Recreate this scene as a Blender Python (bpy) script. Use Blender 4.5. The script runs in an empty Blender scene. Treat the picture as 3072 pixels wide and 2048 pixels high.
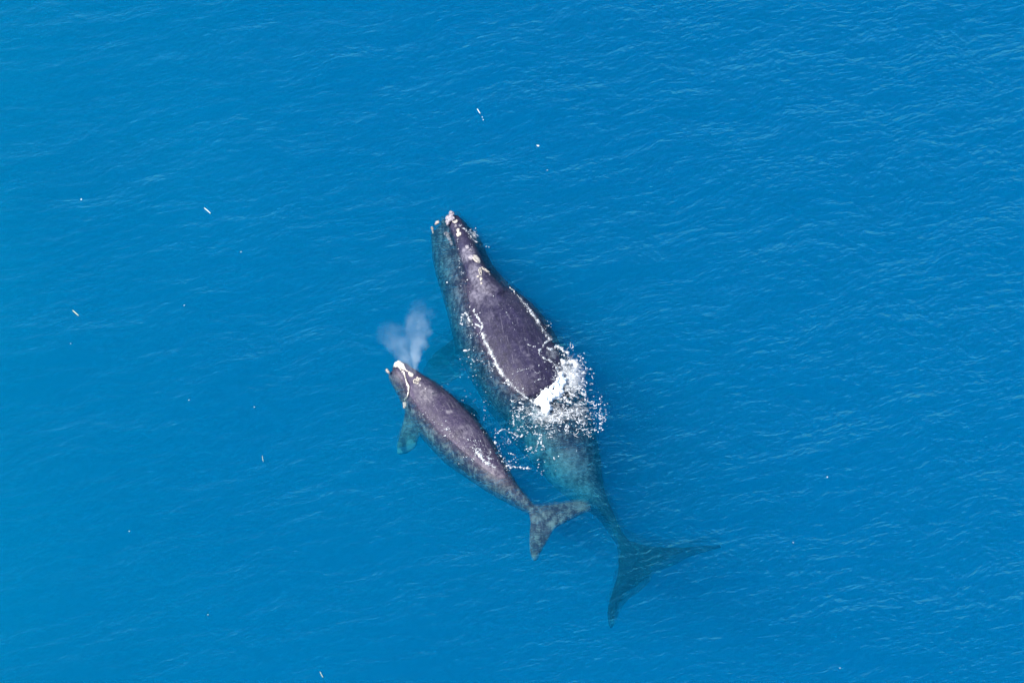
import bpy, bmesh, math, random
from mathutils import Vector, Matrix, noise
from mathutils.bvhtree import BVHTree

S = bpy.context.scene
COL = S.collection
random.seed(7)

# ------------------------------------------------------------------ camera
TILT = math.radians(40.0)          # away from straight down, looking north
DIST = 180.0
LENS = 36.0 * DIST / (3072 / 90.0)
cam_d = bpy.data.cameras.new('camera')
cam = bpy.data.objects.new('camera', cam_d)
COL.objects.link(cam)
cam.location = (0, -DIST * math.sin(TILT), DIST * math.cos(TILT))
cam.rotation_euler = (TILT, 0, 0)
cam_d.lens = LENS
cam_d.sensor_width = 36.0
cam_d.clip_end = 5000
S.camera = cam

# ------------------------------------------------------------------ sky and sun
SUN_EL, SUN_AZ = math.radians(48), math.radians(262)      # azimuth clockwise from north
W = bpy.data.worlds.new('World')
S.world = W
W.use_nodes = True
wn = W.node_tree
sky = wn.nodes.new('ShaderNodeTexSky')
sky.sky_type = 'NISHITA'
sky.sun_disc = False
sky.sun_elevation = SUN_EL
sky.sun_rotation = SUN_AZ
bg = wn.nodes['Background']
bg.inputs['Strength'].default_value = 0.15
wn.links.new(sky.outputs['Color'], bg.inputs['Color'])
sun_d = bpy.data.lights.new('sun', 'SUN')
sun_d.energy = 4.8
sun_d.angle = math.radians(0.5)
sun_d.color = (1.0, 0.95, 0.88)
sun = bpy.data.objects.new('sun', sun_d)
COL.objects.link(sun)
sdir = Vector((math.sin(SUN_AZ) * math.cos(SUN_EL), math.cos(SUN_AZ) * math.cos(SUN_EL), math.sin(SUN_EL)))
sun.rotation_euler = sdir.to_track_quat('Z', 'Y').to_euler()

S.view_settings.view_transform = 'Standard'
S.view_settings.look = 'None'
S.view_settings.exposure = 0.6
S.view_settings.gamma = 1.0
S.render.engine = 'CYCLES'
cy = S.cycles
cy.max_bounces = 6
cy.diffuse_bounces = 2
cy.glossy_bounces = 2
cy.transmission_bounces = 4
cy.volume_bounces = 3
cy.transparent_max_bounces = 12
cy.caustics_refractive = False
cy.caustics_reflective = False
cy.sample_clamp_indirect = 3.0
cy.use_denoising = True

# ------------------------------------------------------------------ pixel -> place
CAM = Vector(cam.location)
ROT = cam.rotation_euler.to_matrix()


def ray(px, py):
    x = (px / 3072.0 - 0.5) * 36.0 / LENS
    y = -(py - 1024.0) / 3072.0 * 36.0 / LENS
    return (ROT @ Vector((x, y, -1.0))).normalized()


def P(px, py, z=0.0):
    d = ray(px, py)
    return CAM + d * ((z - CAM.z) / d.z)


# ------------------------------------------------------------------ node helpers
def new_mat(name):
    m = bpy.data.materials.new(name)
    m.use_nodes = True
    m.node_tree.nodes.clear()
    return m


class NT:
    def __init__(self, m):
        self.t = m.node_tree

    def n(self, typ, **kw):
        nd = self.t.nodes.new(typ)
        for k, v in kw.items():
            if hasattr(nd, k):
                setattr(nd, k, v)
        return nd

    def l(self, a, b):
        self.t.links.new(a, b)

    def set(self, nd, **kw):
        for k, v in kw.items():
            nd.inputs[k.replace('_', ' ')].default_value = v
        return nd

    def math(self, op, a, b=None, c=None, clamp=False):
        nd = self.n('ShaderNodeMath', operation=op)
        nd.use_clamp = clamp
        for i, v in enumerate((a, b, c)):
            if v is None:
                continue
            if isinstance(v, (int, float)):
                nd.inputs[i].default_value = v
            else:
                self.l(v, nd.inputs[i])
        return nd.outputs[0]

    def mapping(self, src, rot=0.0, scale=(1, 1, 1), loc=(0, 0, 0)):
        if rot:
            m0 = self.n('ShaderNodeMapping')
            m0.inputs['Rotation'].default_value = (0, 0, rot)
            self.l(src, m0.inputs['Vector'])
            src = m0.outputs[0]
        mp = self.n('ShaderNodeMapping')
        mp.inputs['Scale'].default_value = scale
        mp.inputs['Location'].default_value = loc
        self.l(src, mp.inputs['Vector'])
        return mp.outputs[0]

    def noise(self, vec, scale, detail=2.0, rough=0.5, dist=0.0):
        nd = self.n('ShaderNodeTexNoise')
        self.set(nd, Scale=scale, Detail=detail, Roughness=rough, Distortion=dist)
        self.l(vec, nd.inputs['Vector'])
        return nd.outputs['Fac']

    def ramp(self, fac, stops):
        nd = self.n('ShaderNodeValToRGB')
        els = nd.color_ramp.elements
        while len(els) < len(stops):
            els.new(0.5)
        for e, (p, c) in zip(els, stops):
            e.position = p
            e.color = c if isinstance(c, tuple) else (c, c, c, 1)
        self.l(fac, nd.inputs['Fac'])
        return nd.outputs['Color']


# ------------------------------------------------------------------ mesh helpers
def link_mesh(name, verts, faces, mat, parent=None, smooth=True):
    me = bpy.data.meshes.new(name)
    me.from_pydata([tuple(v) for v in verts], [], faces)
    me.update()
    if smooth:
        me.polygons.foreach_set('use_smooth', [True] * len(me.polygons))
    me.materials.append(mat)
    o = bpy.data.objects.new(name, me)
    COL.objects.link(o)
    if parent:
        o.parent = parent
        o.matrix_parent_inverse = parent.matrix_world.inverted()
    return o


def empty(name, loc):
    o = bpy.data.objects.new(name, None)
    o.location = loc
    o.empty_display_size = 0.3
    COL.objects.link(o)
    bpy.context.view_layer.update()
    return o


def tag(o, label=None, cat=None, group=None, kind=None):
    for k, v in (('label', label), ('category', cat), ('group', group), ('kind', kind)):
        if v:
            o[k] = v
    return o


class Soup:
    """vertices and faces of one mesh"""
    def __init__(self):
        self.v, self.f = [], []

    def add(self, vs, fs):
        b = len(self.v)
        self.v += vs
        self.f += [tuple(i + b for i in f) for f in fs]

    def loft(self, rings):
        n = len(rings[0])
        vs = [p for r in rings for p in r]
        fs = []
        for k in range(len(rings) - 1):
            for i in range(n):
                j = (i + 1) % n
                fs.append((k * n + i, k * n + j, (k + 1) * n + j, (k + 1) * n + i))
        fs.append(tuple(range(n - 1, -1, -1)))
        fs.append(tuple((len(rings) - 1) * n + i for i in range(n)))
        self.add(vs, fs)


def _ico(sub):
    bm = bmesh.new()
    bmesh.ops.create_icosphere(bm, subdivisions=sub, radius=1.0)
    bm.verts.ensure_lookup_table()
    r = ([v.co.copy() for v in bm.verts], [tuple(v.index for v in f.verts) for f in bm.faces])
    bm.free()
    return r


ICO1, ICO2 = _ico(1), _ico(2)


def blob(soup, c, r, flat=0.5, ico=ICO1, up=None, rough=0.35):
    sx, sy = random.uniform(0.7, 1.4), random.uniform(0.7, 1.4)
    a = random.uniform(0, 6.28)
    ca, sa = math.cos(a), math.sin(a)
    q = up.to_track_quat('Z', 'Y') if up is not None else None
    off = Vector((random.uniform(0, 99), random.uniform(0, 99), 0))
    vs = []
    for co in ico[0]:
        k = 1 + rough * noise.noise(co * 1.7 + off)
        x, y, z = co.x * sx * r * k, co.y * sy * r * k, co.z * r * flat * k
        p = Vector((x * ca - y * sa, x * sa + y * ca, z))
        if q:
            p = q @ p
        vs.append(c + p)
    soup.add(vs, ico[1])


def cr(pts, per):
    """Catmull-Rom through a list of equal-length tuples"""
    out = []
    n = len(pts)
    for i in range(n - 1):
        p0, p1, p2, p3 = pts[max(i - 1, 0)], pts[i], pts[i + 1], pts[min(i + 2, n - 1)]
        for k in range(per):
            t = k / per
            out.append(tuple(0.5 * (2 * b + (c - a) * t + (2 * a - 5 * b + 4 * c - d) * t * t
                                    + (3 * b - a - 3 * c + d) * t ** 3)
                             for a, b, c, d in zip(p0, p1, p2, p3)))
    out.append(tuple(pts[-1]))
    return out


def trunk_rings(stations, per=4, n=28):
    """stations: (Lx, Ly, Rx, Ry, top height, height/width). The body between the two
    flanks, its back at the given height above the water."""
    st = cr(stations, per)
    cs, rs = [], []
    for lx, ly, rx, ry, t, q in st:
        w = (P(lx, ly) - P(rx, ry)).length / 2
        r = w
        for _ in range(2):
            zc = t - r * q
            c = P((lx + rx) / 2, (ly + ry) / 2, zc)
            r = w
        cs.append(c)
        rs.append((r, r * q))
    rings = []
    for i, c in enumerate(cs):
        d = (cs[min(i + 1, len(cs) - 1)] - cs[max(i - 1, 0)]).normalized()
        lat = Vector((d.y, -d.x, 0)).normalized()
        # true half width: the flank points lie square to the axis only roughly
        lx, ly, rx, ry = st[i][:4]
        wv = P(lx, ly) - P(rx, ry)
        r = max(0.02, abs(wv.dot(lat)) / 2)
        q = st[i][5]
        up = lat.cross(d).normalized()
        if up.z < 0:
            up = -up
        c = Vector((c.x, c.y, st[i][4] - r * q))
        c = P((lx + rx) / 2, (ly + ry) / 2, c.z)
        ring = []
        for k in range(n):
            a = 2 * math.pi * k / n
            ring.append(c + lat * (r * math.cos(a)) + up * (r * q * math.sin(a)))
        rings.append(ring)
    return rings


def fin_rings(stations, per=3, n=20, least=0.05):
    """flat fin: (lead px, lead py, trail px, trail py, z, thickness)"""
    rings = []
    for lx, ly, tx, ty, z, th in cr(stations, per):
        a, b = P(lx, ly, z), P(tx, ty, z)
        c, h = (a + b) / 2, (a - b) / 2
        ring = []
        for k in range(n):
            t = 2 * math.pi * k / n
            ct = math.cos(t)
            thick = max(least, th * (0.7 + 0.3 * ct) if ct < 0 else th)    # thin trailing edge
            ring.append(c + h * ct + Vector((0, 0, 1)) * (thick * math.copysign(abs(math.sin(t)) ** 0.6, math.sin(t))))
        rings.append(ring)
    return rings


def solid(name, soup, mat, parent, voxel, smooth_it=4):
    """one continuous skin over everything in the soup"""
    me = bpy.data.meshes.new('tmp')
    me.from_pydata([tuple(v) for v in soup.v], [], soup.f)
    bm = bmesh.new()
    bm.from_mesh(me)
    bmesh.ops.recalc_face_normals(bm, faces=bm.faces)
    bm.to_mesh(me)
    bm.free()
    o = bpy.data.objects.new('tmp', me)
    COL.objects.link(o)
    m = o.modifiers.new('r', 'REMESH')
    m.mode = 'VOXEL'
    m.voxel_size = voxel
    m.use_smooth_shade = True
    if smooth_it:
        s = o.modifiers.new('s', 'SMOOTH')
        s.factor = 0.5
        s.iterations = smooth_it
    dg = bpy.context.evaluated_depsgraph_get()
    me2 = bpy.data.meshes.new_from_object(o.evaluated_get(dg))
    bpy.data.objects.remove(o)
    bpy.data.meshes.remove(me)
    me2.name = name
    me2.materials.clear()
    me2.materials.append(mat)
    me2.polygons.foreach_set('use_smooth', [True] * len(me2.polygons))
    r = bpy.data.objects.new(name, me2)
    COL.objects.link(r)
    if parent:
        r.parent = parent
        r.matrix_parent_inverse = parent.matrix_world.inverted()
    return r


# ------------------------------------------------------------------ water
def water_material():
    m = new_mat('sea_water')
    t = NT(m)
    out = t.n('ShaderNodeOutputMaterial')
    geo = t.n('ShaderNodeNewGeometry')
    pos = geo.outputs['Position']
    sep = t.n('ShaderNodeSeparateXYZ')
    t.l(pos, sep.inputs[0])
    # breeze: calmer in the west, choppier in the east
    patch = t.noise(pos, 0.07, 2.0)
    east = t.math('ADD', t.math('MULTIPLY', sep.outputs['X'], 0.028), t.math('MULTIPLY', patch, 1.0), clamp=True)
    # swell lines running west - east, short chop and fine capillary ripples
    warp = t.n('ShaderNodeVectorMath', operation='ADD')
    wn_ = t.n('ShaderNodeTexNoise')
    t.set(wn_, Scale=0.35, Detail=1.0)
    t.l(pos, wn_.inputs['Vector'])
    t.l(pos, warp.inputs[0])
    t.l(wn_.outputs['Color'], warp.inputs[1])
    wp = warp.outputs[0]
    a = t.noise(t.mapping(wp, -0.20, (0.36, 1.0, 1)), 1.0, 2.0, 0.5)
    b = t.noise(t.mapping(wp, -0.30, (0.42, 1.0, 1)), 3.0, 2.0, 0.6)
    c = t.noise(t.mapping(wp, 0.65, (0.45, 1.0, 1)), 2.8, 2.0, 0.6)
    f = t.noise(t.mapping(wp, -0.42, (0.55, 1.0, 1)), 7.5, 2.0, 0.6)
    lw_ = t.noise(t.mapping(wp, -0.35, (0.5, 1.0, 1)), 0.34, 2.0, 0.5)
    h1 = t.math('ADD', t.math('MULTIPLY', a, 0.165), t.math('MULTIPLY', lw_, 0.32))
    h2 = t.math('MULTIPLY', b, t.math('MULTIPLY_ADD', east, 0.065, 0.045))
    h3 = t.math('MULTIPLY', c, t.math('MULTIPLY_ADD', east, 0.055, 0.018))
    h4 = t.math('MULTIPLY', f, t.math('MULTIPLY_ADD', east, 0.034, 0.016))
    h = t.math('ADD', t.math('ADD', h1, h2), t.math('ADD', h3, h4))
    bump = t.n('ShaderNodeBump')
    t.set(bump, Strength=1.0, Distance=1.0)
    t.l(h, bump.inputs['Height'])
    nrm = bump.outputs['Normal']
    bump2 = t.n('ShaderNodeBump')
    t.set(bump2, Strength=1.0, Distance=1.0)
    g = t.noise(t.mapping(wp, 0.1, (0.6, 1.0, 1)), 4.0, 3.0, 0.6)
    t.l(t.math('ADD', t.math('MULTIPLY', g, 0.065), t.math('MULTIPLY', b, 0.03)), bump2.inputs['Height'])
    gl = t.set(t.n('ShaderNodeBsdfGlossy'), Roughness=0.12)
    gl.inputs['Color'].default_value = (0.16, 0.80, 1.0, 1)
    t.l(nrm, gl.inputs['Normal'])
    tr = t.n('ShaderNodeBsdfTransparent')
    rf = t.set(t.n('ShaderNodeBsdfRefraction'), Roughness=0.0, IOR=1.33)
    t.l(bump2.outputs['Normal'], rf.inputs['Normal'])
    mx = t.n('ShaderNodeMixShader')
    mx.inputs[0].default_value = REFR
    t.l(tr.outputs[0], mx.inputs[1])
    t.l(rf.outputs[0], mx.inputs[2])
    lw = t.n('ShaderNodeLayerWeight')
    lw.inputs['Blend'].default_value = 0.5
    t.l(nrm, lw.inputs['Normal'])
    fr = t.ramp(lw.outputs['Facing'], [(0.04, 0.0), (0.22, 0.016), (0.30, 0.045), (0.42, 0.12), (0.60, 0.28)])
    mg = t.n('ShaderNodeMixShader')
    t.l(fr, mg.inputs[0])
    t.l(mx.outputs[0], mg.inputs[1])
    t.l(gl.outputs[0], mg.inputs[2])
    t.l(mg.outputs[0], out.inputs['Surface'])
    # body of the water
    sc = t.n('ShaderNodeVolumeScatter')
    sc.inputs['Color'].default_value = SCAT
    sc.inputs['Density'].default_value = SCAT_D
    sc.inputs['Anisotropy'].default_value = -0.35
    ab = t.n('ShaderNodeVolumeAbsorption')
    ab.inputs['Color'].default_value = ABSC
    ab.inputs['Density'].default_value = ABS_D
    ad = t.n('ShaderNodeAddShader')
    t.l(sc.outputs[0], ad.inputs[0])
    t.l(ab.outputs[0], ad.inputs[1])
    t.l(ad.outputs[0], out.inputs['Volume'])
    m.cycles.homogeneous_volume = True
    return m


REFR = 0.36
SCAT, SCAT_D = (0.0, 0.52, 1.0, 1), 0.080
ABSC, ABS_D = (0.0, 0.908, 0.956, 1), 1.0

R = 900.0
vs = [Vector((sx * R, sy * R, z)) for z in (-19.0, 0.0) for sx, sy in ((-1, -1), (1, -1), (1, 1), (-1, 1))]
water = link_mesh('water', vs, [(3, 2, 1, 0), (4, 5, 6, 7), (0, 1, 5, 4), (1, 2, 6, 5), (2, 3, 7, 6), (3, 0, 4, 7)],
                  water_material(), smooth=False)
tag(water, kind='structure')

m = new_mat('sea_sand')
t = NT(m)
o_ = t.n('ShaderNodeOutputMaterial')
bs = t.set(t.n('ShaderNodeBsdfPrincipled'), Roughness=0.9)
geo = t.n('ShaderNodeNewGeometry')
t.l(t.ramp(t.noise(geo.outputs['Position'], 0.12, 4.0), [(0.3, (0.42, 0.42, 0.36, 1)), (0.7, (0.72, 0.70, 0.60, 1))]), bs.inputs['Base Color'])
t.l(bs.outputs[0], o_.inputs['Surface'])
sv, sf = [], []
xs = [-890, -300, -120, -60, -40, -30, -24, -18, -12, -6, 0, 6, 12, 18, 24, 30, 40, 60, 120, 300, 890]
for y in (-890, 890):
    sv += [Vector((x, y, -11.5 - 5.0 * math.tanh((x + 0.006 * y) / 16.0))) for x in xs]  # slope and pale sand added to lighten the water in the west
for i in range(len(xs) - 1):
    sf.append((i, i + 1, i + 1 + len(xs), i + len(xs)))
seabed = link_mesh('seabed', sv, sf, m)
tag(seabed, kind='structure')


# ------------------------------------------------------------------ whale skin
def skin_material(name, dark, mid, pale, axis, flecks=0.35):
    m = new_mat(name)
    t = NT(m)
    out = t.n('ShaderNodeOutputMaterial')
    bs = t.n('ShaderNodeBsdfPrincipled')
    geo = t.n('ShaderNodeNewGeometry')
    pos = geo.outputs['Position']
    n1 = t.noise(pos, 1.6, 5.0, 0.6, 0.4)
    n2 = t.noise(pos, 7.0, 4.0, 0.65)
    n3 = t.noise(pos, 26.0, 2.0, 0.6)
    at = t.n('ShaderNodeAttribute', attribute_name='pale')
    st = t.noise(t.mapping(pos, axis, (0.22, 1.6, 1.6)), 5.0, 4.0, 0.7, 0.3)
    mixf = t.math('ADD', t.math('ADD', t.math('MULTIPLY', n1, 0.4), t.math('MULTIPLY', n2, 0.3)), t.math('MULTIPLY', st, 0.3))
    c1 = t.ramp(mixf, [(0.36, dark), (0.66, mid)])
    mx = t.n('ShaderNodeMix', data_type='RGBA')
    pf = t.math('MULTIPLY', at.outputs['Fac'], t.math('MULTIPLY', t.math('SUBTRACT', t.math('ADD', t.math('MULTIPLY', n2, 0.6), t.math('MULTIPLY', st, 0.4)), 0.38, clamp=True), 5.0), clamp=True)
    t.l(pf, mx.inputs['Factor'])
    t.l(c1, mx.inputs[6])
    mx.inputs[7].default_value = pale
    # underwater ripple light painted into the flanks as pale blotches and net lines
    am = t.n('ShaderNodeAttribute', attribute_name='caustic_mottle')
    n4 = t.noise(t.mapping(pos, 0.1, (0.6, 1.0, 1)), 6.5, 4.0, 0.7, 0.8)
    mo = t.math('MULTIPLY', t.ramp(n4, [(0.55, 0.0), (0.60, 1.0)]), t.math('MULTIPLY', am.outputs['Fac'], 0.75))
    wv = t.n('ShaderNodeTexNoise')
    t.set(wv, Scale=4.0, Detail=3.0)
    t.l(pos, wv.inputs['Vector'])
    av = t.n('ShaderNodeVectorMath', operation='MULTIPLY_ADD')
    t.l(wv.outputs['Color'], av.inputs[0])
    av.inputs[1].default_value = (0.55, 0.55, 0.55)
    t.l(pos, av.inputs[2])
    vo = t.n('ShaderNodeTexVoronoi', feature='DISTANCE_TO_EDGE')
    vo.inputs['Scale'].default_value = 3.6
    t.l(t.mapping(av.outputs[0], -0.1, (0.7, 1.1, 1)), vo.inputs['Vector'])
    caustic_net = t.math('MULTIPLY', t.ramp(vo.outputs['Distance'], [(0.0, 1.0), (0.13, 0.0)]), t.ramp(n2, [(0.46, 0.0), (0.60, 1.0)]))
    caustic_net = t.math('MULTIPLY', caustic_net, t.math('MULTIPLY', am.outputs['Fac'], 1.1))
    mo = t.math('MAXIMUM', mo, caustic_net)
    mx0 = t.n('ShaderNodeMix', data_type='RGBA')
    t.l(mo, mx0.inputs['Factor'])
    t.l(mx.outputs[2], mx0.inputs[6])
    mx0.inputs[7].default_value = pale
    # fine scrapes along the body
    sc_ = t.noise(t.mapping(pos, axis + 0.25, (0.10, 3.0, 3.0)), 7.0, 2.0, 0.6, 0.2)
    mxs = t.n('ShaderNodeMix', data_type='RGBA')
    t.l(t.math('MULTIPLY', t.ramp(sc_, [(0.62, 0.0), (0.70, 1.0)]), 0.30), mxs.inputs['Factor'])
    t.l(mx0.outputs[2], mxs.inputs[6])
    mxs.inputs[7].default_value = pale
    # small light flecks and scrapes
    fl = t.ramp(n3, [(0.62, 0.0), (0.70, 1.0)])
    mx2 = t.n('ShaderNodeMix', data_type='RGBA')
    t.l(t.math('MULTIPLY', fl, flecks), mx2.inputs['Factor'])
    t.l(mxs.outputs[2], mx2.inputs[6])
    mx2.inputs[7].default_value = pale
    t.l(mx2.outputs[2], bs.inputs['Base Color'])
    t.l(t.math('MULTIPLY_ADD', n2, 0.3, 0.42), bs.inputs['Roughness'])
    bs.inputs['Specular IOR Level'].default_value = 0.22
    bs.inputs['Coat Weight'].default_value = 0.05
    bs.inputs['Coat Roughness'].default_value = 0.42
    bs.inputs['Coat IOR'].default_value = 1.4
    bp = t.n('ShaderNodeBump')
    t.set(bp, Strength=0.5, Distance=0.03)
    t.l(t.math('ADD', n2, t.math('MULTIPLY', n3, 0.3)), bp.inputs['Height'])
    t.l(bp.outputs[0], bs.inputs['Normal'])
    t.l(bs.outputs[0], out.inputs['Surface'])
    return m


def set_pale(o, spots, caustic=1.0, fade=1.35):
    """pale skin patches: (x, y, z, radius, strength)"""
    me = o.data
    at = me.attributes.new('pale', 'FLOAT', 'POINT')
    vals = []
    for v in me.vertices:
        p = v.co
        s = 0.0
        for c, r, k in spots:
            d = (p - c).length / r
            if d < 1.5:
                nz = 0.5 + 0.5 * noise.fractal(p * 2.2, 0.9, 2.0, 4)
                x = max(0.0, 1.0 - d * (0.6 + 0.8 * nz))
                s = max(s, k * min(1.0, x * 2.2))
        vals.append(s)
    at.data.foreach_set('value', vals)
    am = me.attributes.new('caustic_mottle', 'FLOAT', 'POINT')  # painted caustic light, strongest on shallow submerged skin
    am.data.foreach_set('value', [caustic * max(0.1, min(1.0, (0.02 - v.co.z) * 4.0) * min(1.0, max(0.0, (fade + v.co.z) * 2.0))) for v in me.vertices])


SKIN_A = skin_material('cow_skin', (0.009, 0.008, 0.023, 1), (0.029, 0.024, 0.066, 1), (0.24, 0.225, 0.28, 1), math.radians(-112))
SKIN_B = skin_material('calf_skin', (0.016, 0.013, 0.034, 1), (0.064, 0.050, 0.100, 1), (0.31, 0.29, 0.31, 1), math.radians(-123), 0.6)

# ------------------------------------------------------------------ mother whale
A = Soup()
A.loft(trunk_rings([
    (1318, 676, 1345, 660, -0.34, 0.8), (1296, 690, 1383, 658, -0.32, 0.8), (1294, 728, 1415, 692, -0.32, 0.8),
    (1297, 772, 1447, 731, -0.30, 0.8), (1306, 820, 1470, 783, -0.24, 0.85), (1320, 868, 1498, 832, -0.14, 0.9),
    (1332, 918, 1536, 878, 0.08, 0.95), (1342, 972, 1584, 926, 0.25, 1.0), (1360, 1034, 1632, 970, 0.35, 1.0),
    (1392, 1092, 1676, 1032, 0.44, 1.0), (1426, 1150, 1708, 1092, 0.44, 1.0), (1460, 1208, 1738, 1152, 0.38, 1.0),
    (1505, 1264, 1766, 1216, 0.08, 1.0), (1555, 1325, 1785, 1282, -0.14, 0.95), (1605, 1385, 1800, 1345, -0.28, 0.9),
    (1660, 1445, 1810, 1410, -0.45, 0.95), (1715, 1490, 1818, 1465, -0.7, 1.05), (1765, 1524, 1829, 1507, -0.9, 1.2),
    (1800, 1558, 1844, 1546, -1.12, 1.3), (1829, 1600, 1863, 1590, -1.28, 1.2), (1850, 1632, 1886, 1620, -1.36, 0.8),
    (1885, 1665, 1915, 1652, -1.46, 0.35)]))
A.loft(trunk_rings([                                    # narrow upper jaw
    (1345, 654, 1360, 646, 0.02, 1.4), (1340, 670, 1378, 656, 0.16, 1.4), (1352, 702, 1398, 684, 0.20, 1.4),
    (1366, 742, 1420, 722, 0.22, 1.4), (1382, 784, 1440, 766, 0.27, 1.3), (1398, 826, 1460, 806, 0.32, 1.2),
    (1416, 870, 1490, 846, 0.34, 1.1), (1438, 920, 1535, 892, 0.30, 1.0)]))
A.loft(fin_rings([(1850, 1630, 1962, 1717, -1.48, 0.14), (1855, 1690, 1950, 1744, -1.48, 0.12), (1848, 1740, 1918, 1774, -1.48, 0.11),
                  (1832, 1785, 1888, 1795, -1.46, 0.10), (1822, 1830, 1862, 1830, -1.44, 0.09), (1824, 1865, 1850, 1860, -1.42, 0.08),
                  (1830, 1884, 1838, 1882, -1.42, 0.07)]))
A.loft(fin_rings([(1890, 1622, 1962, 1717, -1.48, 0.14), (1935, 1636, 1987, 1708, -1.48, 0.12), (1990, 1642, 2022, 1695, -1.48, 0.11),
                  (2045, 1643, 2068, 1670, -1.46, 0.10), (2105, 1637, 2120, 1654, -1.44, 0.09), (2160, 1634, 2167, 1641, -1.42, 0.07)]))
A.loft(fin_rings([(1400, 985, 1440, 1090, -1.7, 0.30), (1350, 1025, 1405, 1110, -2.1, 0.22), (1312, 1052, 1380, 1130, -2.7, 0.15),
                  (1282, 1085, 1345, 1150, -2.8, 0.11), (1266, 1115, 1298, 1162, -3.0, 0.07)]))
A.loft(fin_rings([(1600, 960, 1640, 1060, -1.9, 0.30), (1645, 1000, 1680, 1090, -2.3, 0.22), (1680, 1045, 1705, 1115, -2.7, 0.15),
                  (1705, 1090, 1712, 1140, -3.0, 0.10), (1712, 1130, 1712, 1150, -3.2, 0.07)]))
A.loft(fin_rings([(1850, 1642, 1895, 1626, -1.52, 0.14), (1868, 1685, 1938, 1648, -1.48, 0.13), (1900, 1712, 1962, 1680, -1.48, 0.11), (1940, 1727, 1976, 1706, -1.48, 0.07)]))
cow = empty('whale', P(1560, 1150, 0))
tag(cow, 'large dark adult whale, its broad back out of the water, tail fading into the blue', 'whale', 'whale mother and calf')
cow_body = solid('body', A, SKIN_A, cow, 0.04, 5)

# ------------------------------------------------------------------ calf
B = Soup()
B.loft(trunk_rings([
    (1168, 1112, 1185, 1100, -0.06, 0.8), (1161, 1120, 1216, 1094, 0.00, 0.85), (1174, 1150, 1246, 1116, 0.06, 0.85),
    (1190, 1182, 1281, 1140, 0.10, 0.9), (1206, 1214, 1318, 1165, 0.20, 0.95), (1224, 1252, 1355, 1195, 0.24, 1.0),
    (1254, 1292, 1390, 1228, 0.25, 1.0), (1290, 1332, 1425, 1264, 0.25, 1.0), (1330, 1372, 1458, 1301, 0.20, 1.0),
    (1376, 1407, 1485, 1340, 0.16, 1.0), (1426, 1443, 1509, 1384, 0.11, 1.05), (1475, 1475, 1535, 1430, 0.03, 1.15),
    (1520, 1500, 1562, 1472, -0.12, 1.3), (1556, 1521, 1585, 1498, -0.20, 1.3), (1584, 1538, 1604, 1520, -0.28, 0.9),
    (1612, 1558, 1628, 1544, -0.36, 0.4)]))
B.loft(trunk_rings([
    (1180, 1101, 1192, 1091, 0.02, 1.3), (1182, 1112, 1214, 1095, 0.14, 1.3), (1200, 1134, 1240, 1112, 0.22, 1.3),
    (1220, 1160, 1270, 1133, 0.29, 1.2), (1240, 1192, 1304, 1158, 0.31, 1.05), (1262, 1225, 1335, 1185, 0.28, 0.9)]))
B.loft(fin_rings([(1586, 1534, 1664, 1585, -0.36, 0.09), (1591, 1570, 1653, 1604, -0.38, 0.07), (1588, 1602, 1640, 1628, -0.42, 0.06),
                  (1588, 1637, 1625, 1653, -0.46, 0.05), (1591, 1662, 1613, 1675, -0.5, 0.045), (1600, 1679, 1608, 1682, -0.5, 0.04)]))
B.loft(fin_rings([(1604, 1518, 1664, 1585, -0.36, 0.09), (1660, 1513, 1690, 1570, -0.38, 0.07), (1700, 1507, 1718, 1555, -0.42, 0.06),
                  (1745, 1503, 1748, 1540, -0.46, 0.05), (1768, 1514, 1776, 1532, -0.5, 0.04)]))
B.loft(fin_rings([(1215, 1240, 1300, 1300, -0.62, 0.16), (1208, 1275, 1262, 1305, -0.7, 0.12), (1196, 1315, 1254, 1325, -0.85, 0.08),
                  (1190, 1345, 1245, 1342, -1.0, 0.06), (1192, 1362, 1222, 1358, -1.05, 0.045)]))
B.loft(fin_rings([(1345, 1195, 1400, 1262, -0.75, 0.16), (1390, 1210, 1420, 1262, -0.95, 0.12), (1425, 1230, 1435, 1265, -1.15, 0.08),
                  (1440, 1252, 1442, 1268, -1.3, 0.05)]))
B.loft(fin_rings([(1588, 1548, 1612, 1520, -0.34, 0.09), (1600, 1575, 1640, 1538, -0.37, 0.08), (1625, 1590, 1660, 1562, -0.38, 0.06), (1652, 1590, 1672, 1575, -0.39, 0.05)]))
calf = empty('whale', P(1350, 1280, 0))
tag(calf, 'smaller paler whale calf with a white tipped snout, swimming beside the adult', 'whale', 'whale mother and calf')
calf_body = solid('body', B, SKIN_B, calf, 0.028, 4)

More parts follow.
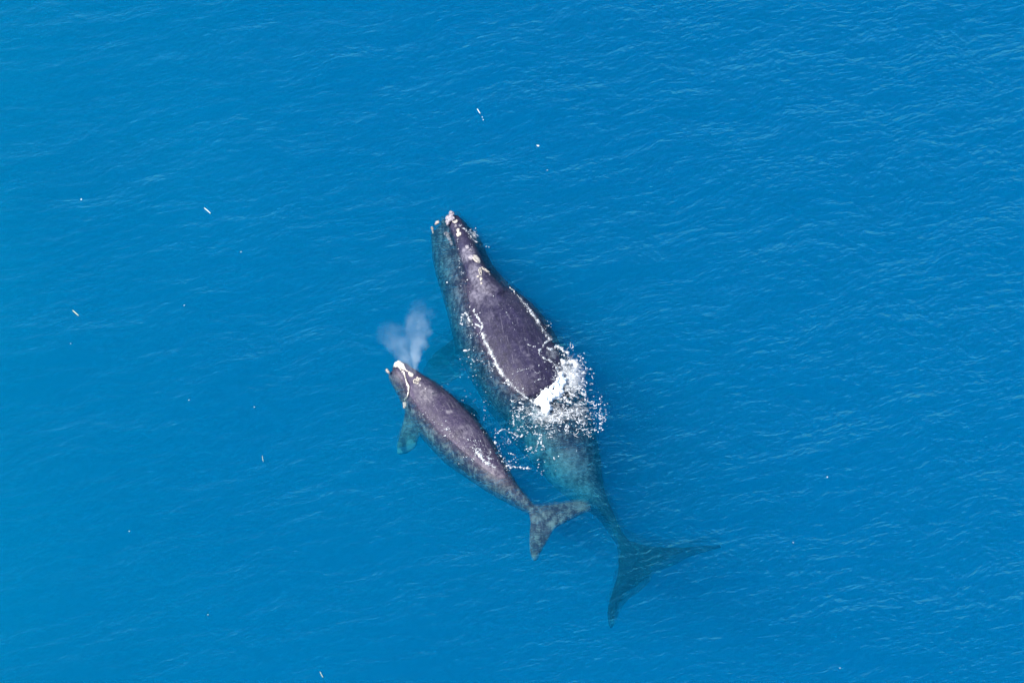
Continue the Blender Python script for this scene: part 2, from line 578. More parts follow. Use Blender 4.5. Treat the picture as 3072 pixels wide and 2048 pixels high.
# undo nothing: both bodies are in world coordinates, parents carry no rotation
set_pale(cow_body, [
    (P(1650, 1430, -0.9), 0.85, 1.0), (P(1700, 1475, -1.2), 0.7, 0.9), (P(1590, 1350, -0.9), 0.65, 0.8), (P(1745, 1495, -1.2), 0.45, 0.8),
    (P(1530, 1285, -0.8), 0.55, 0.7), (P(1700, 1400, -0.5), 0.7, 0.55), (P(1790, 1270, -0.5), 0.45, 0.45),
    (P(1440, 868, 0.3), 0.55, 0.6), (P(1425, 815, 0.3), 0.4, 0.55), (P(1398, 760, 0.2), 0.38, 0.6), (P(1475, 905, 0.3), 0.35, 0.22),
    (P(1557, 1030, 0.36), 0.09, 0.3), (P(1563, 1046, 0.36), 0.10, 0.35), (P(1573, 1060, 0.36), 0.11, 0.35), (P(1585, 1068, 0.35), 0.12, 0.4), (P(1592, 1080, 0.34), 0.13, 0.4),
    (P(1596, 1100, 0.33), 0.12, 0.35), (P(1600, 1122, 0.32), 0.11, 0.3), (P(1603, 1140, 0.3), 0.10, 0.25), (P(1470, 950, 0.25), 0.25, 0.16), (P(1590, 985, 0.2), 0.14, 0.25), (P(1575, 970, 0.25), 0.1, 0.2),
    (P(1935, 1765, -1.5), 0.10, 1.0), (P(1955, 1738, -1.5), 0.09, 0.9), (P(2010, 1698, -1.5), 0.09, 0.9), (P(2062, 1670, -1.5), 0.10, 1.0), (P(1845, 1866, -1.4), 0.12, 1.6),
    (P(1330, 800, -0.4), 0.45, 0.3), (P(1350, 820, -0.4), 0.3, 0.35), (P(1365, 900, -0.3), 0.4, 0.25)], 0.85)
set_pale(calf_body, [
    (P(1275, 1180, 0.3), 0.45, 0.35), (P(1250, 1160, 0.3), 0.3, 0.35), (P(1345, 1233, 0.28), 0.12, 0.6), (P(1400, 1290, 0.2), 0.4, 0.22),
    (P(1460, 1420, 0.0), 0.5, 0.35), (P(1500, 1450, -0.1), 0.4, 0.3), (P(1195, 1130, 0.0), 0.3, 0.25),
    (P(1192, 1358, -1.0), 0.24, 2.5), (P(1234, 1340, -1.0), 0.22, 2.5), (P(1275, 1310, -0.3), 0.35, 0.3),
    (P(1600, 1672, -0.5), 0.16, 0.6), (P(1657, 1575, -0.3), 0.2, 0.8), (P(1745, 1520, -0.45), 0.3, 0.5), (P(1620, 1550, -0.3), 0.3, 0.3)], 0.9, 0.95)


def bvh_of(o):
    bm = bmesh.new()
    bm.from_mesh(o.data)
    t_ = BVHTree.FromBMesh(bm)
    bm.free()
    return t_


BV = [bvh_of(cow_body), bvh_of(calf_body)]


def rest(px, py, lift=0.0):
    """the point of the water or of a whale's back that one meets there, and its normal"""
    d = ray(px, py)
    best = P(px, py, 0.0)
    up = Vector((0, 0, 1))
    bd = (best - CAM).length
    for b in BV:
        h = b.ray_cast(CAM, d)
        if h[0] is not None and h[3] < bd and h[0].z > 0:
            best, up, bd = h[0], h[1], h[3]
    return best + up * lift, up


def skin_at(k, px, py):
    h = BV[k].ray_cast(CAM, ray(px, py))
    if h[0] is None:
        p = P(px, py, -0.1)
        q = BV[k].find_nearest(p)
        return q[0], q[1]
    return h[0], h[1]


# ------------------------------------------------------------------ callosities, blowholes
def pale_material(name, c1, c2, scale=9.0, rough=0.8):
    m = new_mat(name)
    t = NT(m)
    out = t.n('ShaderNodeOutputMaterial')
    bs = t.set(t.n('ShaderNodeBsdfPrincipled'), Roughness=rough)
    geo = t.n('ShaderNodeNewGeometry')
    n1 = t.noise(geo.outputs['Position'], scale, 4.0, 0.65)
    t.l(t.ramp(n1, [(0.38, c1), (0.58, c2)]), bs.inputs['Base Color'])
    bp = t.n('ShaderNodeBump')
    t.set(bp, Strength=0.6, Distance=0.02)
    t.l(n1, bp.inputs['Height'])
    t.l(bp.outputs[0], bs.inputs['Normal'])
    t.l(bs.outputs[0], out.inputs['Surface'])
    return m


CALLUS = pale_material('callus', (0.18, 0.16, 0.17, 1), (0.56, 0.51, 0.43, 1), 16.0)
CALLUS_LIGHT = pale_material('light_callus', (0.34, 0.31, 0.28, 1), (0.68, 0.64, 0.56, 1), 18.0)
CALLUS_GREY = pale_material('grey_callus', (0.05, 0.045, 0.08, 1), (0.34, 0.31, 0.34, 1), 14.0)
DARK = pale_material('dark_skin', (0.02, 0.02, 0.03, 1), (0.04, 0.04, 0.06, 1), 6.0, 0.5)
Z1 = lambda x, y: (1240 + x * 0.2296, 600 + y * 0.2296)
Z2 = lambda x, y: (1300 + x * 0.2296, 900 + y * 0.2296)
Z4 = lambda x, y: (1130 + x * 0.2168, 1060 + y * 0.2168)
Z5 = lambda x, y: (1400 + x * 0.2041, 1180 + y * 0.2041)


def callus(k, pts, mat, n=10, lift=0.0, flat=0.45, label=None, surf=None):
    """a rough patch along pts = (px, py, radius)"""
    root = (cow, calf)[k]
    s = Soup()
    pts = cr(pts, 3) if len(pts) > 1 else pts
    for px, py, r in pts:
        c, up = skin_at(k, px, py)
        if surf is not None:
            c = P(px, py, surf)
            up = Vector((0, 0, 1))
        side = up.orthogonal().normalized()
        side2 = up.cross(side)
        nn = n if len(pts) == 1 else 4
        blob(s, c + up * lift, r * 0.85, flat, ICO2, up)
        for _ in range(nn):
            a, d = random.uniform(0, 6.28), random.uniform(0.2, 0.95) * r
            blob(s, c + (side * math.cos(a) + side2 * math.sin(a)) * d + up * (lift + 0.01), r * random.uniform(0.18, 0.4), 0.7, ICO1, up)
    vox = max(0.012, min(0.022, min(p[2] for p in pts) * 0.3))
    o = solid('callosity', s, mat, root, vox, 1)
    if label:
        o['label'] = label
    return o


callus(0, [(1352, 655, 0.24)], CALLUS_GREY, 26, 0.02, 0.4, 'grey bonnet on the snout tip')
callus(0, [(1366, 665, 0.09)], CALLUS, 8, 0.02)
callus(0, [(1307, 673, 0.04), (1312, 668, 0.065), (1316, 663, 0.04)], CALLUS, surf=-0.02, flat=0.6)
callus(0, [(1296, 683, 0.055), (1298, 691, 0.04), (1299, 700, 0.025)], CALLUS, surf=-0.03, flat=0.6)
callus(0, [(1374, 690, 0.07), (1377, 703, 0.10)], CALLUS)
callus(0, [(1368, 678, 0.06)], CALLUS_GREY)
callus(0, [(1401, 738, 0.07), (1404, 748, 0.05)], CALLUS_GREY)
callus(0, [(1412, 750, 0.08)], CALLUS_GREY)
callus(0, [(1424, 768, 0.09), (1430, 778, 0.14), (1436, 785, 0.08)], CALLUS, label='large cream patch before the blowholes')
callus(0, [(1414, 773, 0.12)], CALLUS_GREY)
callus(0, [(1434, 829, 0.06)], CALLUS)
callus(0, [(1443, 836, 0.08)], CALLUS)
callus(0, [(1444, 850, 0.05)], CALLUS)
callus(0, [(1469, 823, 0.05)], CALLUS_GREY)
callus(0, [(1340, 700, 0.10), (1348, 716, 0.08), (1355, 733, 0.06)], CALLUS_GREY, surf=-0.1)

callus(1, [Z4(205, 168) + (0.07,), Z4(245, 145) + (0.13,), Z4(295, 150) + (0.14,), Z4(345, 175) + (0.10,),
           Z4(385, 215) + (0.05,), Z4(430, 245) + (0.04,), Z4(490, 275) + (0.035,)], CALLUS_LIGHT, label='white bonnet on the snout tip')
callus(1, [Z4(140, 225) + (0.05,), Z4(150, 245) + (0.065,), Z4(168, 268) + (0.05,)], CALLUS, surf=-0.02, flat=0.5)
callus(1, [Z4(330, 212) + (0.03,), Z4(385, 270) + (0.05,), Z4(405, 330) + (0.035,), Z4(430, 420) + (0.05,), Z4(450, 470) + (0.045,),
           Z4(445, 540) + (0.033,), Z4(430, 600) + (0.033,), Z4(395, 645) + (0.03,)], CALLUS_LIGHT, flat=0.6, lift=0.03, label='white line along the lip')
callus(1, [Z4(388, 690) + (0.07,), Z4(392, 715) + (0.075,), Z4(378, 752) + (0.04,)], CALLUS_LIGHT, surf=-0.06, flat=0.5, label='white patch over the eye')
callus(1, [Z4(475, 290) + (0.11,)], CALLUS)
callus(1, [Z4(565, 340) + (0.06,), Z4(600, 355) + (0.05,)], CALLUS)
callus(1, [Z4(602, 440) + (0.06,)], CALLUS_GREY)
callus(1, [Z4(570, 418) + (0.05,)], CALLUS)
callus(1, [Z4(775, 540) + (0.05,)], CALLUS_GREY)
callus(1, [Z4(680, 490) + (0.05,)], CALLUS_GREY)


def blowhole(k, a, b, w):
    """slit with a pale raised rim, and the dark opening in it"""
    root = (cow, calf)[k]
    pa, ua = skin_at(k, *a)
    pb, ub = skin_at(k, *b)
    up = (ua + ub).normalized()
    c, ax = (pa + pb) / 2, (pb - pa)
    ln = ax.length / 2
    ax.normalize()
    sd = up.cross(ax).normalized()
    rings = []
    for i in range(24):
        t_ = 2 * math.pi * i / 24
        q = c + ax * (ln * math.cos(t_)) + sd * (w * math.sin(t_) * (1 + 0.2 * math.sin(3 * t_)))
        rad = (ax * math.cos(t_) + sd * math.sin(t_)).normalized()
        rr = 0.022 + 0.008 * math.sin(5 * t_)
        rings.append([q + rad * (rr * math.cos(u)) + up * (rr * math.sin(u) + 0.015) for u in [2 * math.pi * j / 8 for j in range(8)]])
    vs_ = [p for r in rings for p in r]
    fs_ = [(i * 8 + j, i * 8 + (j + 1) % 8, ((i + 1) % 24) * 8 + (j + 1) % 8, ((i + 1) % 24) * 8 + j) for i in range(24) for j in range(8)]
    rim = link_mesh('blowhole', vs_, fs_, CALLUS, root)
    v2 = [c + up * 0.012] + [c + ax * (ln * math.cos(x)) + sd * (w * math.sin(x)) + up * 0.018 for x in [2 * math.pi * i / 24 for i in range(24)]]
    v2 += [v - up * 0.05 for v in v2]
    f2 = [(0, 1 + i, 1 + (i + 1) % 24) for i in range(24)] + [(25, 26 + (i + 1) % 24, 26 + i) for i in range(24)]
    f2 += [(1 + i, 26 + i, 26 + (i + 1) % 24, 1 + (i + 1) % 24) for i in range(24)]
    link_mesh('opening', v2, f2, DARK, rim)


blowhole(0, Z1(868, 890), Z1(884, 985), 0.035)
blowhole(0, Z1(895, 885), Z1(985, 950), 0.035)
blowhole(1, Z4(532, 360), Z4(538, 410), 0.05)
blowhole(1, Z4(560, 350), Z4(590, 385), 0.03)


# ------------------------------------------------------------------ foam
FOAM = new_mat('foam')
t = NT(FOAM)
o_ = t.n('ShaderNodeOutputMaterial')
bs = t.set(t.n('ShaderNodeBsdfPrincipled'), Roughness=0.7)
bs.inputs['Base Color'].default_value = (0.72, 0.75, 0.78, 1)
tb = t.n('ShaderNodeBsdfTransparent')
mxs = t.n('ShaderNodeMixShader')
geo = t.n('ShaderNodeNewGeometry')
t.l(t.ramp(t.noise(geo.outputs['Position'], 16.0, 3.0, 0.6), [(0.35, 0.22), (0.65, 0.88)]), mxs.inputs[0])
t.l(tb.outputs[0], mxs.inputs[1])
t.l(bs.outputs[0], mxs.inputs[2])
t.l(mxs.outputs[0], o_.inputs['Surface'])
CHURN = new_mat('churned_water')
t = NT(CHURN)
o_ = t.n('ShaderNodeOutputMaterial')
bs = t.set(t.n('ShaderNodeBsdfPrincipled'), Roughness=0.7)
geo = t.n('ShaderNodeNewGeometry')
t.l(t.ramp(t.noise(geo.outputs['Position'], 9.0, 4.0, 0.7), [(0.36, (0.40, 0.52, 0.62, 1)), (0.52, (0.84, 0.87, 0.90, 1))]), bs.inputs['Base Color'])
t.l(bs.outputs[0], o_.inputs['Surface'])


def strand(s, pts, r, dens=1.0, jit=2.0, gap=0.15):
    """a broken line of froth through pixel points"""
    pts = cr(pts, 8)
    for (x0, y0), (x1, y1) in zip(pts[:-1], pts[1:]):
        n = max(1, int(math.hypot(x1 - x0, y1 - y0) / 1.0 * dens))
        for k in range(n):
            nv = noise.noise(Vector((x0 * 0.11, y0 * 0.11, r * 90)))
            if random.random() < gap - nv * 1.3 + 0.2:
                continue
            u = random.random()
            x = x0 + (x1 - x0) * u + random.gauss(0, jit * 0.85)
            y = y0 + (y1 - y0) * u + random.gauss(0, jit * 0.85)
            far = random.random() < 0.3
            if far:
                x += random.gauss(0, 3.5)
                y += random.gauss(0, 3.5)
            rr = r * random.choice((0.2, 0.3, 0.4, 0.5, 0.7, 0.95)) * random.uniform(0.7, 1.0) * (1 + nv * 0.9) * (0.55 if far else 1.0)
            c, up = rest(x, y)
            blob(s, c + up * rr * 0.2, rr, 0.6, ICO1, up)


def drops(s, x, y, spread, n, r0=0.018, r1=0.045, sy=None):
    for _ in range(n):
        a = x + random.gauss(0, spread)
        b = y + random.gauss(0, sy or spread)
        rr = r0 * 0.5 + (r1 - r0 * 0.5) * random.random() ** 2.6 * 0.75
        c, up = rest(a, b)
        blob(s, c + up * rr * 0.3, rr, 0.7, ICO1, up)


def Z(f, pts):
    return [f(*p) for p in pts]


def curls(s, c0, rx, ry, rot, n, r=0.026, length=22.0, seed=0):
    """short bent threads of froth, thicker in the middle"""
    rnd = random.Random(seed)
    for _ in range(n):
        a, d = rnd.uniform(0, 6.28), rnd.random() ** 0.6
        ux, uy = math.cos(a) * d * rx, math.sin(a) * d * ry
        x = c0[0] + ux * math.cos(rot) - uy * math.sin(rot)
        y = c0[1] + ux * math.sin(rot) + uy * math.cos(rot)
        if noise.noise(Vector((x * 0.035, y * 0.035, seed))) < -0.15:
            continue
        th = rnd.gauss(0.3, 0.9)
        bend = rnd.gauss(0, 0.10)
        L = length * rnd.choice((0.25, 0.4, 0.6, 1.0)) * rnd.uniform(0.6, 1.3)
        k = max(3, int(L / 0.9))
        rr = r * rnd.uniform(0.4, 1.0) * (1.1 - 0.5 * d)
        for i in range(k):
            th += bend + rnd.gauss(0, 0.12)
            x += 0.9 * math.cos(th)
            y += 0.7 * math.sin(th)
            w = rr * (0.3 + 0.7 * math.sin(math.pi * (i + 0.5) / k)) * rnd.uniform(0.6, 1.2)
            c, up = rest(x, y)
            blob(s, c + up * w * 0.2, w, 0.5, ICO1, up)


# the white burst behind the adult's back
F = Soup()
poly = Z(Z2, [(1320, 1320), (1400, 1260), (1440, 1200), (1500, 1170), (1560, 1140), (1610, 1070), (1640, 1020), (1655, 960), (1700, 990), (1730, 1030),
              (1725, 1090), (1680, 1160), (1690, 1230), (1640, 1270), (1580, 1300), (1510, 1350), (1540, 1420), (1490, 1500), (1440, 1480), (1420, 1430), (1360, 1380)])


def inside(x, y, pl):
    c = False
    for i in range(len(pl)):
        (x1, y1), (x2, y2) = pl[i - 1], pl[i]
        if (y1 > y) != (y2 > y) and x < (x2 - x1) * (y - y1) / (y2 - y1) + x1:
            c = not c
    return c


x0, x1_ = min(p[0] for p in poly), max(p[0] for p in poly)
y0, y1_ = min(p[1] for p in poly), max(p[1] for p in poly)
k = 0
while k < 900:
    x, y = random.uniform(x0, x1_), random.uniform(y0, y1_)
    if not inside(x, y, poly):
        continue
    k += 1
    c, up = rest(x, y)
    if noise.noise(Vector((x * 0.16, y * 0.16, 5))) + 0.4 * noise.noise(Vector((x * 0.4, y * 0.4, 2))) < -0.04:
        continue
    rr = random.uniform(0.02, 0.07)
    blob(F, c + Vector((0, 0, random.uniform(-0.02, 0.12))), rr, 0.8, ICO1, rough=0.7)
burst = solid('splash', F, CHURN, None, 0.02, 1)
tag(burst, 'solid white burst of churned water at the rear end of the bare back', 'splash')

# froth along the adult's waterline
F = Soup()
strand(F, Z(Z1, [(640, 372), (690, 395), (720, 440), (770, 500), (800, 535), (840, 560)]), 0.035, 1.4, 1.0, 0.1)
strand(F, Z(Z1, [(690, 390), (740, 400), (800, 450), (840, 500)]), 0.035, 1.6, 5.0, 0.25)
drops(F, *Z1(780, 440), 9, 40, 0.012, 0.03)
strand(F, Z(Z1, [(580, 310), (620, 340), (650, 375)]), 0.025, 1.0, 1.5, 0.3)
strand(F, Z(Z1, [(575, 500), (585, 600), (600, 700), (605, 800), (620, 900)]), 0.018, 0.9, 3.0, 0.3)
strand(F, Z(Z1, [(620, 900), (630, 980), (635, 1080), (622, 1200)]), 0.016, 0.9, 0.8, 0.25)
strand(F, Z(Z1, [(730, 560), (750, 590), (770, 620)]), 0.02, 1.2, 0.8, 0.1)
strand(F, Z(Z1, [(740, 1300), (752, 1350), (735, 1400)]), 0.03, 1.2, 1.2, 0.1)
strand(F, Z(Z1, [(790, 1420), (800, 1480), (795, 1520)]), 0.03, 1.2, 1.5, 0.2)
for q in [(505, 995), (440, 1075), (710, 1045), (680, 1065), (620, 1125), (740, 1205), (830, 1335), (870, 1475), (950, 610), (985, 618), (1050, 1255), (650, 955), (540, 1430)]:
    drops(F, *Z1(*q), 0.5, 1, 0.025, 0.04)
strand(F, Z(Z2, [(1150, 0), (1230, 85), (1300, 190), (1370, 290), (1430, 390), (1480, 470), (1540, 520)]), 0.036, 2.6, 2.2, 0.05)
strand(F, Z(Z2, [(1000, -170), (1060, -110), (1150, 0)]), 0.025, 1.2, 1.2, 0.2)
drops(F, *Z2(1500, 340), 8, 14, 0.015, 0.035)
strand(F, Z(Z2, [(365, 260), (375, 205), (405, 185), (450, 200), (465, 260), (500, 300), (560, 320), (620, 345), (645, 350)]), 0.04, 1.7, 1.5, 0.1)
strand(F, Z(Z2, [(360, 260), (375, 320), (440, 350), (480, 330), (540, 360), (600, 375)]), 0.03, 1.2, 1.5, 0.2)
strand(F, Z(Z2, [(420, 200), (455, 225), (470, 215)]), 0.05, 1.5, 1.0, 0.1)
strand(F, Z(Z2, [(540, 175), (580, 225), (620, 285), (640, 335), (622, 400)]), 0.035, 1.6, 1.5, 0.1)
strand(F, Z(Z2, [(525, 110), (535, 170), (545, 190)]), 0.03, 1.2, 1.2, 0.2)
strand(F, Z(Z2, [(480, 0), (490, 40), (475, 85)]), 0.03, 1.2, 1.0, 0.1)
strand(F, Z(Z2, [(640, 430), (668, 510), (700, 580), (740, 650), (780, 740), (830, 840)]), 0.048, 2.2, 1.5, 0.05)
strand(F, Z(Z2, [(830, 840), (870, 920), (930, 1000), (1000, 1075), (1020, 1100)]), 0.042, 2.2, 1.6, 0.05)
strand(F, Z(Z2, [(1020, 1100), (1100, 1180), (1200, 1262), (1320, 1335)]), 0.03, 1.6, 0.9, 0.1)
strand(F, Z(Z2, [(720, 790), (740, 870), (800, 930), (850, 980)]), 0.03, 1.5, 4.0, 0.25)
strand(F, Z(Z2, [(910, 1080), (980, 1095), (1060, 1160)]), 0.028, 1.4, 2.0, 0.2)
strand(F, Z(Z2, [(390, 690), (400, 658), (450, 662), (478, 640)]), 0.03, 1.4, 0.7, 0.1)
strand(F, Z(Z2, [(470, 720), (495, 760), (515, 785)]), 0.03, 1.4, 0.8, 0.1)
strand(F, Z(Z2, [(550, 780), (600, 785), (645, 800)]), 0.03, 1.2, 1.0, 0.2)
strand(F, Z(Z2, [(600, 600), (640, 640), (690, 700)]), 0.025, 0.8, 3.0, 0.4)
drops(F, *Z2(450, 780), 18, 22, 0.012, 0.03)
drops(F, *Z2(560, 480), 18, 18, 0.012, 0.03)
drops(F, *Z2(650, 950), 25, 30, 0.012, 0.03)
tag(link_mesh('foam', F.v, F.f, FOAM), 'thin white foam lines edging the bare back and head of the adult whale', 'foam', kind='stuff')

# churned wake right of and behind the adult
F = Soup()
strand(F, Z(Z2, [(1540, 505), (1470, 560), (1405, 640), (1380, 710), (1450, 760), (1530, 795), (1590, 850), (1615, 910), (1650, 980)]), 0.036, 2.2, 1.3, 0.06)
strand(F, Z(Z2, [(1590, 625), (1625, 608), (1665, 630), (1700, 665), (1765, 685)]), 0.05, 1.8, 1.2, 0.08)
strand(F, Z(Z2, [(1500, 630), (1540, 655), (1580, 640)]), 0.055, 2.0, 1.8, 0.08)
strand(F, Z(Z2, [(1620, 790), (1680, 790), (1720, 830), (1780, 810), (1840, 805), (1865, 860)]), 0.075, 2.6, 2.2, 0.05)
strand(F, Z(Z2, [(1640, 830), (1690, 860), (1740, 880)]), 0.05, 2.0, 2.2, 0.1)
for seg in ([(1680, 1265), (1760, 1280), (1850, 1250)], [(1700, 1165), (1800, 1165), (1960, 1150)], [(1900, 1212), (1970, 1216)], [(1600, 1290), (1720, 1300), (1800, 1345)],
            [(1690, 1030), (1760, 1080), (1800, 1130)], [(1840, 1150), (1870, 1110)], [(1930, 1070), (1960, 1020)], [(1820, 960), (1830, 1040)], [(1880, 960), (1900, 1010)],
            [(1740, 700), (1780, 760)], [(1650, 690), (1720, 720)], [(2060, 1075), (2095, 1105)], [(1960, 950), (2000, 880)]):
    strand(F, Z(Z2, seg), 0.036, 1.4, 1.6, 0.18)
strand(F, Z(Z2, [(1820, 690), (1920, 725), (1970, 780), (1965, 850), (1915, 880)]), 0.03, 0.5, 2.0, 0.4)
strand(F, Z(Z2, [(1640, 900), (1700, 930), (1760, 950), (1830, 960), (1880, 980)]), 0.04, 1.6, 5.0, 0.2)
strand(F, Z(Z2, [(1680, 980), (1730, 1000), (1790, 1050), (1850, 1080)]), 0.04, 1.6, 5.0, 0.2)
for seg in ([(730, 90), (770, 130), (830, 160)], [(640, 95), (690, 130)], [(830, 190), (790, 200), (782, 250), (740, 310)], [(890, 280), (912, 230)],
            [(670, 320), (700, 370), (688, 440), (700, 480)], [(740, 330), (780, 352)], [(920, 310), (970, 293), (1040, 312), (1090, 290), (1120, 312)],
            [(1160, 340), (1210, 330), (1270, 346)], [(1070, 350), (1108, 400), (1080, 420)], [(1310, 220), (1360, 270), (1430, 310), (1500, 312)],
            [(1420, 250), (1490, 292)], [(1500, 300), (1550, 362)], [(1590, 380), (1640, 322)], [(1570, 312), (1620, 330)], [(1330, 360), (1390, 402), (1390, 480)],
            [(1440, 382), (1500, 370)], [(460, 592), (500, 540), (590, 520)], [(640, 560), (700, 600), (780, 632), (830, 616)], [(740, 532), (800, 546)],
            [(840, 535), (892, 560), (900, 600)], [(970, 600), (1030, 590), (1100, 616), (1150, 590)], [(1100, 620), (1062, 680), (1040, 760), (1030, 790)],
            [(1180, 570), (1240, 565), (1290, 582)], [(1290, 550), (1330, 522)], [(860, 832), (940, 800), (1030, 770)], [(950, 872), (1000, 850), (1050, 840)],
            [(1110, 700), (1090, 740), (1130, 780), (1110, 830)], [(1180, 652), (1240, 640), (1300, 662)], [(1280, 930), (1290, 972)], [(1060, 960), (1050, 1000)],
            [(1800, 500), (1760, 522), (1700, 550)], [(1870, 546), (1912, 540)], [(1780, 590), (1830, 630)], [(1800, 290), (1860, 292)], [(1820, 210), (1780, 230)]):
    strand(F, Z(Z5, seg), 0.034, 1.5, 1.0, 0.12)
strand(F, Z(Z5, [(1960, 0), (1965, 120), (1950, 200), (1940, 262), (1970, 340), (2020, 382), (2000, 440), (1940, 480), (1990, 535)]), 0.036, 0.45, 4.0, 0.3)
for p in poly:
    drops(F, p[0], p[1], 6, 16, 0.012, 0.04)
curls(F, Z5(1230, 330), 130, 55, 0.25, 150, 0.028, 24, 1)
curls(F, Z2(1830, 1030), 62, 95, 0.0, 130, 0.030, 22, 4)
curls(F, Z5(1680, 260), 75, 70, 0.0, 85, 0.028, 20, 8)
for q, n_, sp in (((1900, 300), 35, 26), ((1850, 450), 22, 22), ((1400, 380), 30, 30), ((800, 420), 45, 22), ((1000, 450), 40, 30), ((1150, 500), 30, 30),
                  ((620, 620), 16, 12), ((720, 560), 25, 16), ((1150, 960), 10, 22), ((1080, 1150), 9, 8), ((880, 900), 6, 14), ((220, 220), 9, 12), ((1600, 80), 25, 25)):
    drops(F, *Z5(*q), sp, n_, 0.012, 0.036)
tag(link_mesh('foam', F.v, F.f, FOAM), 'scattered lacy white foam and droplets trailing behind the adult, over its submerged rear', 'foam', kind='stuff')

# water beads and runnels on the adult's back
F = Soup()
for seg, r, g in (([(900, 110), (950, 150), (980, 220), (1030, 270), (1050, 340)], 0.014, 0.6), ([(1040, 370), (1090, 410), (1120, 480)], 0.016, 0.5),
                  ([(1180, 512), (1230, 526)], 0.016, 0.2), ([(1220, 572), (1280, 600)], 0.018, 0.15), ([(1310, 605), (1390, 606)], 0.022, 0.15), ([(1350, 550), (1390, 570)], 0.015, 0.3),
                  ([(1000, 1000), (1060, 950), (1150, 916), (1230, 896), (1310, 900)], 0.018, 0.35), ([(1320, 940), (1360, 952), (1420, 930)], 0.018, 0.2),
                  ([(990, 1052), (1050, 1036)], 0.018, 0.3), ([(1310, 1080), (1370, 1040), (1450, 1025)], 0.022, 0.2), ([(1360, 880), (1390, 850)], 0.018, 0.3),
                  ([(1530, 970), (1600, 950)], 0.014, 0.3), ([(1540, 1005), (1610, 1015)], 0.014, 0.3), ([(1060, 1066), (1110, 1085)], 0.016, 0.4),
                  ([(1140, 1166), (1190, 1150)], 0.015, 0.4), ([(1440, 790), (1460, 830), (1440, 880)], 0.016, 0.4), ([(1500, 920), (1510, 960)], 0.016, 0.4)):
    strand(F, Z(Z2, seg), r, 1.3, 0.8, g)
for q in [(860, 60), (870, 175), (1005, 100), (610, 165), (1285, 660), (1230, 965), (1465, 905)]:
    drops(F, *Z2(*q), 1.0, 1, 0.02, 0.03)
drops(F, *Z2(1000, 200), 22, 14, 0.008, 0.016)
tag(link_mesh('water_drops', F.v, F.f, FOAM), 'white beads and runnels of water drying on the wet dark back', 'water drops', kind='stuff')

# froth over the calf
F = Soup()
strand(F, Z(Z5, [(130, 760), (140, 820), (165, 880), (200, 910)]), 0.035, 1.6, 2.0, 0.15)
strand(F, Z(Z5, [(190, 890), (225, 950), (270, 1005), (345, 1045)]), 0.055, 2.4, 2.0, 0.06)
strand(F, Z(Z5, [(240, 560), (270, 600), (262, 640), (225, 660)]), 0.028, 1.4, 1.0, 0.15)
strand(F, Z(Z5, [(370, 1060), (400, 1080), (430, 1080)]), 0.03, 1.2, 1.0, 0.2)
curls(F, Z5(200, 860), 55, 24, 0.75, 60, 0.022, 12, 12)
for q, n_, sp in (((150, 740), 30, 10), ((40, 720), 30, 14), ((330, 900), 22, 14), ((100, 940), 24, 14), ((430, 800), 10, 8)):
    drops(F, *Z5(*q), sp, n_, 0.01, 0.028)
for seg in ([(875, 985), (920, 996)], [(900, 1070), (970, 1050), (1030, 1022)], [(890, 1152), (960, 1136)], [(680, 856), (720, 856)]):
    strand(F, Z(Z4, seg), 0.026, 1.6, 0.6, 0.05)
for q in [(620, 765), (680, 820), (650, 835), (590, 855), (625, 855), (770, 920), (800, 950), (800, 980), (710, 885), (830, 1095), (790, 1035), (1050, 1150), (1010, 1120),
          (1125, 1135), (1025, 1070), (990, 1195), (1270, 1330), (950, 935), (1165, 1280), (1240, 1290), (1300, 1290), (1140, 1525)]:
    drops(F, *Z4(*q), 0.8, 1, 0.02, 0.034)
tag(link_mesh('foam', F.v, F.f, FOAM), 'small flecks of white foam lying across the back of the calf', 'foam', kind='stuff')
F = Soup()
for seg in ([(520, 1000), (580, 996), (650, 996)], [(550, 1070), (610, 1060), (650, 1090)], [(680, 1050), (720, 1085), (825, 1084)], [(830, 1102), (960, 1100)],
            [(580, 1130), (630, 1130)], [(460, 915), (520, 918)], [(410, 700), (425, 745)], [(470, 770), (490, 760)]):
    strand(F, Z(Z5, seg), 0.034, 1.5, 1.2, 0.12)
for q, n_, sp in (((580, 720), 22, 10), ((640, 690), 3, 2), ((730, 750), 2, 1), ((720, 945), 2, 1), ((850, 940), 2, 1), ((540, 950), 16, 10), ((640, 1030), 20, 12),
                  ((560, 870), 8, 10), ((270, 350), 5, 6), ((400, 560), 8, 10)):
    drops(F, *Z5(*q), sp, n_, 0.014, 0.036)
for q in [(1215, 520), (1300, 550), (1240, 600), (1190, 650), (1355, 655), (1355, 850), (985, 430), (905, 465), (575, 230)]:
    drops(F, *Z4(*q), 1.5, 2, 0.015, 0.03)
tag(link_mesh('foam', F.v, F.f, FOAM), 'flecks of white foam on the open water between calf and adult', 'foam', kind='stuff')


# thin foam film: a see-through skin of bubbles lying on the water
FILM = new_mat('foam_film')
t = NT(FILM)
o_ = t.n('ShaderNodeOutputMaterial')
bs = t.set(t.n('ShaderNodeBsdfPrincipled'), Roughness=0.8)
bs.inputs['Base Color'].default_value = (0.80, 0.84, 0.86, 1)
tb = t.n('ShaderNodeBsdfTransparent')
mxs = t.n('ShaderNodeMixShader')
geo = t.n('ShaderNodeNewGeometry')
at = t.n('ShaderNodeAttribute', attribute_name='cover')
n1 = t.noise(geo.outputs['Position'], 2.6, 5.0, 0.7, 1.2)
n2 = t.noise(geo.outputs['Position'], 11.0, 3.0, 0.7, 0.6)
cov = t.math('SUBTRACT', t.math('ADD', t.math('MULTIPLY', at.outputs['Fac'], 0.55), t.math('ADD', t.math('MULTIPLY', n1, 0.55), t.math('MULTIPLY', n2, 0.45))), 0.75, clamp=True)
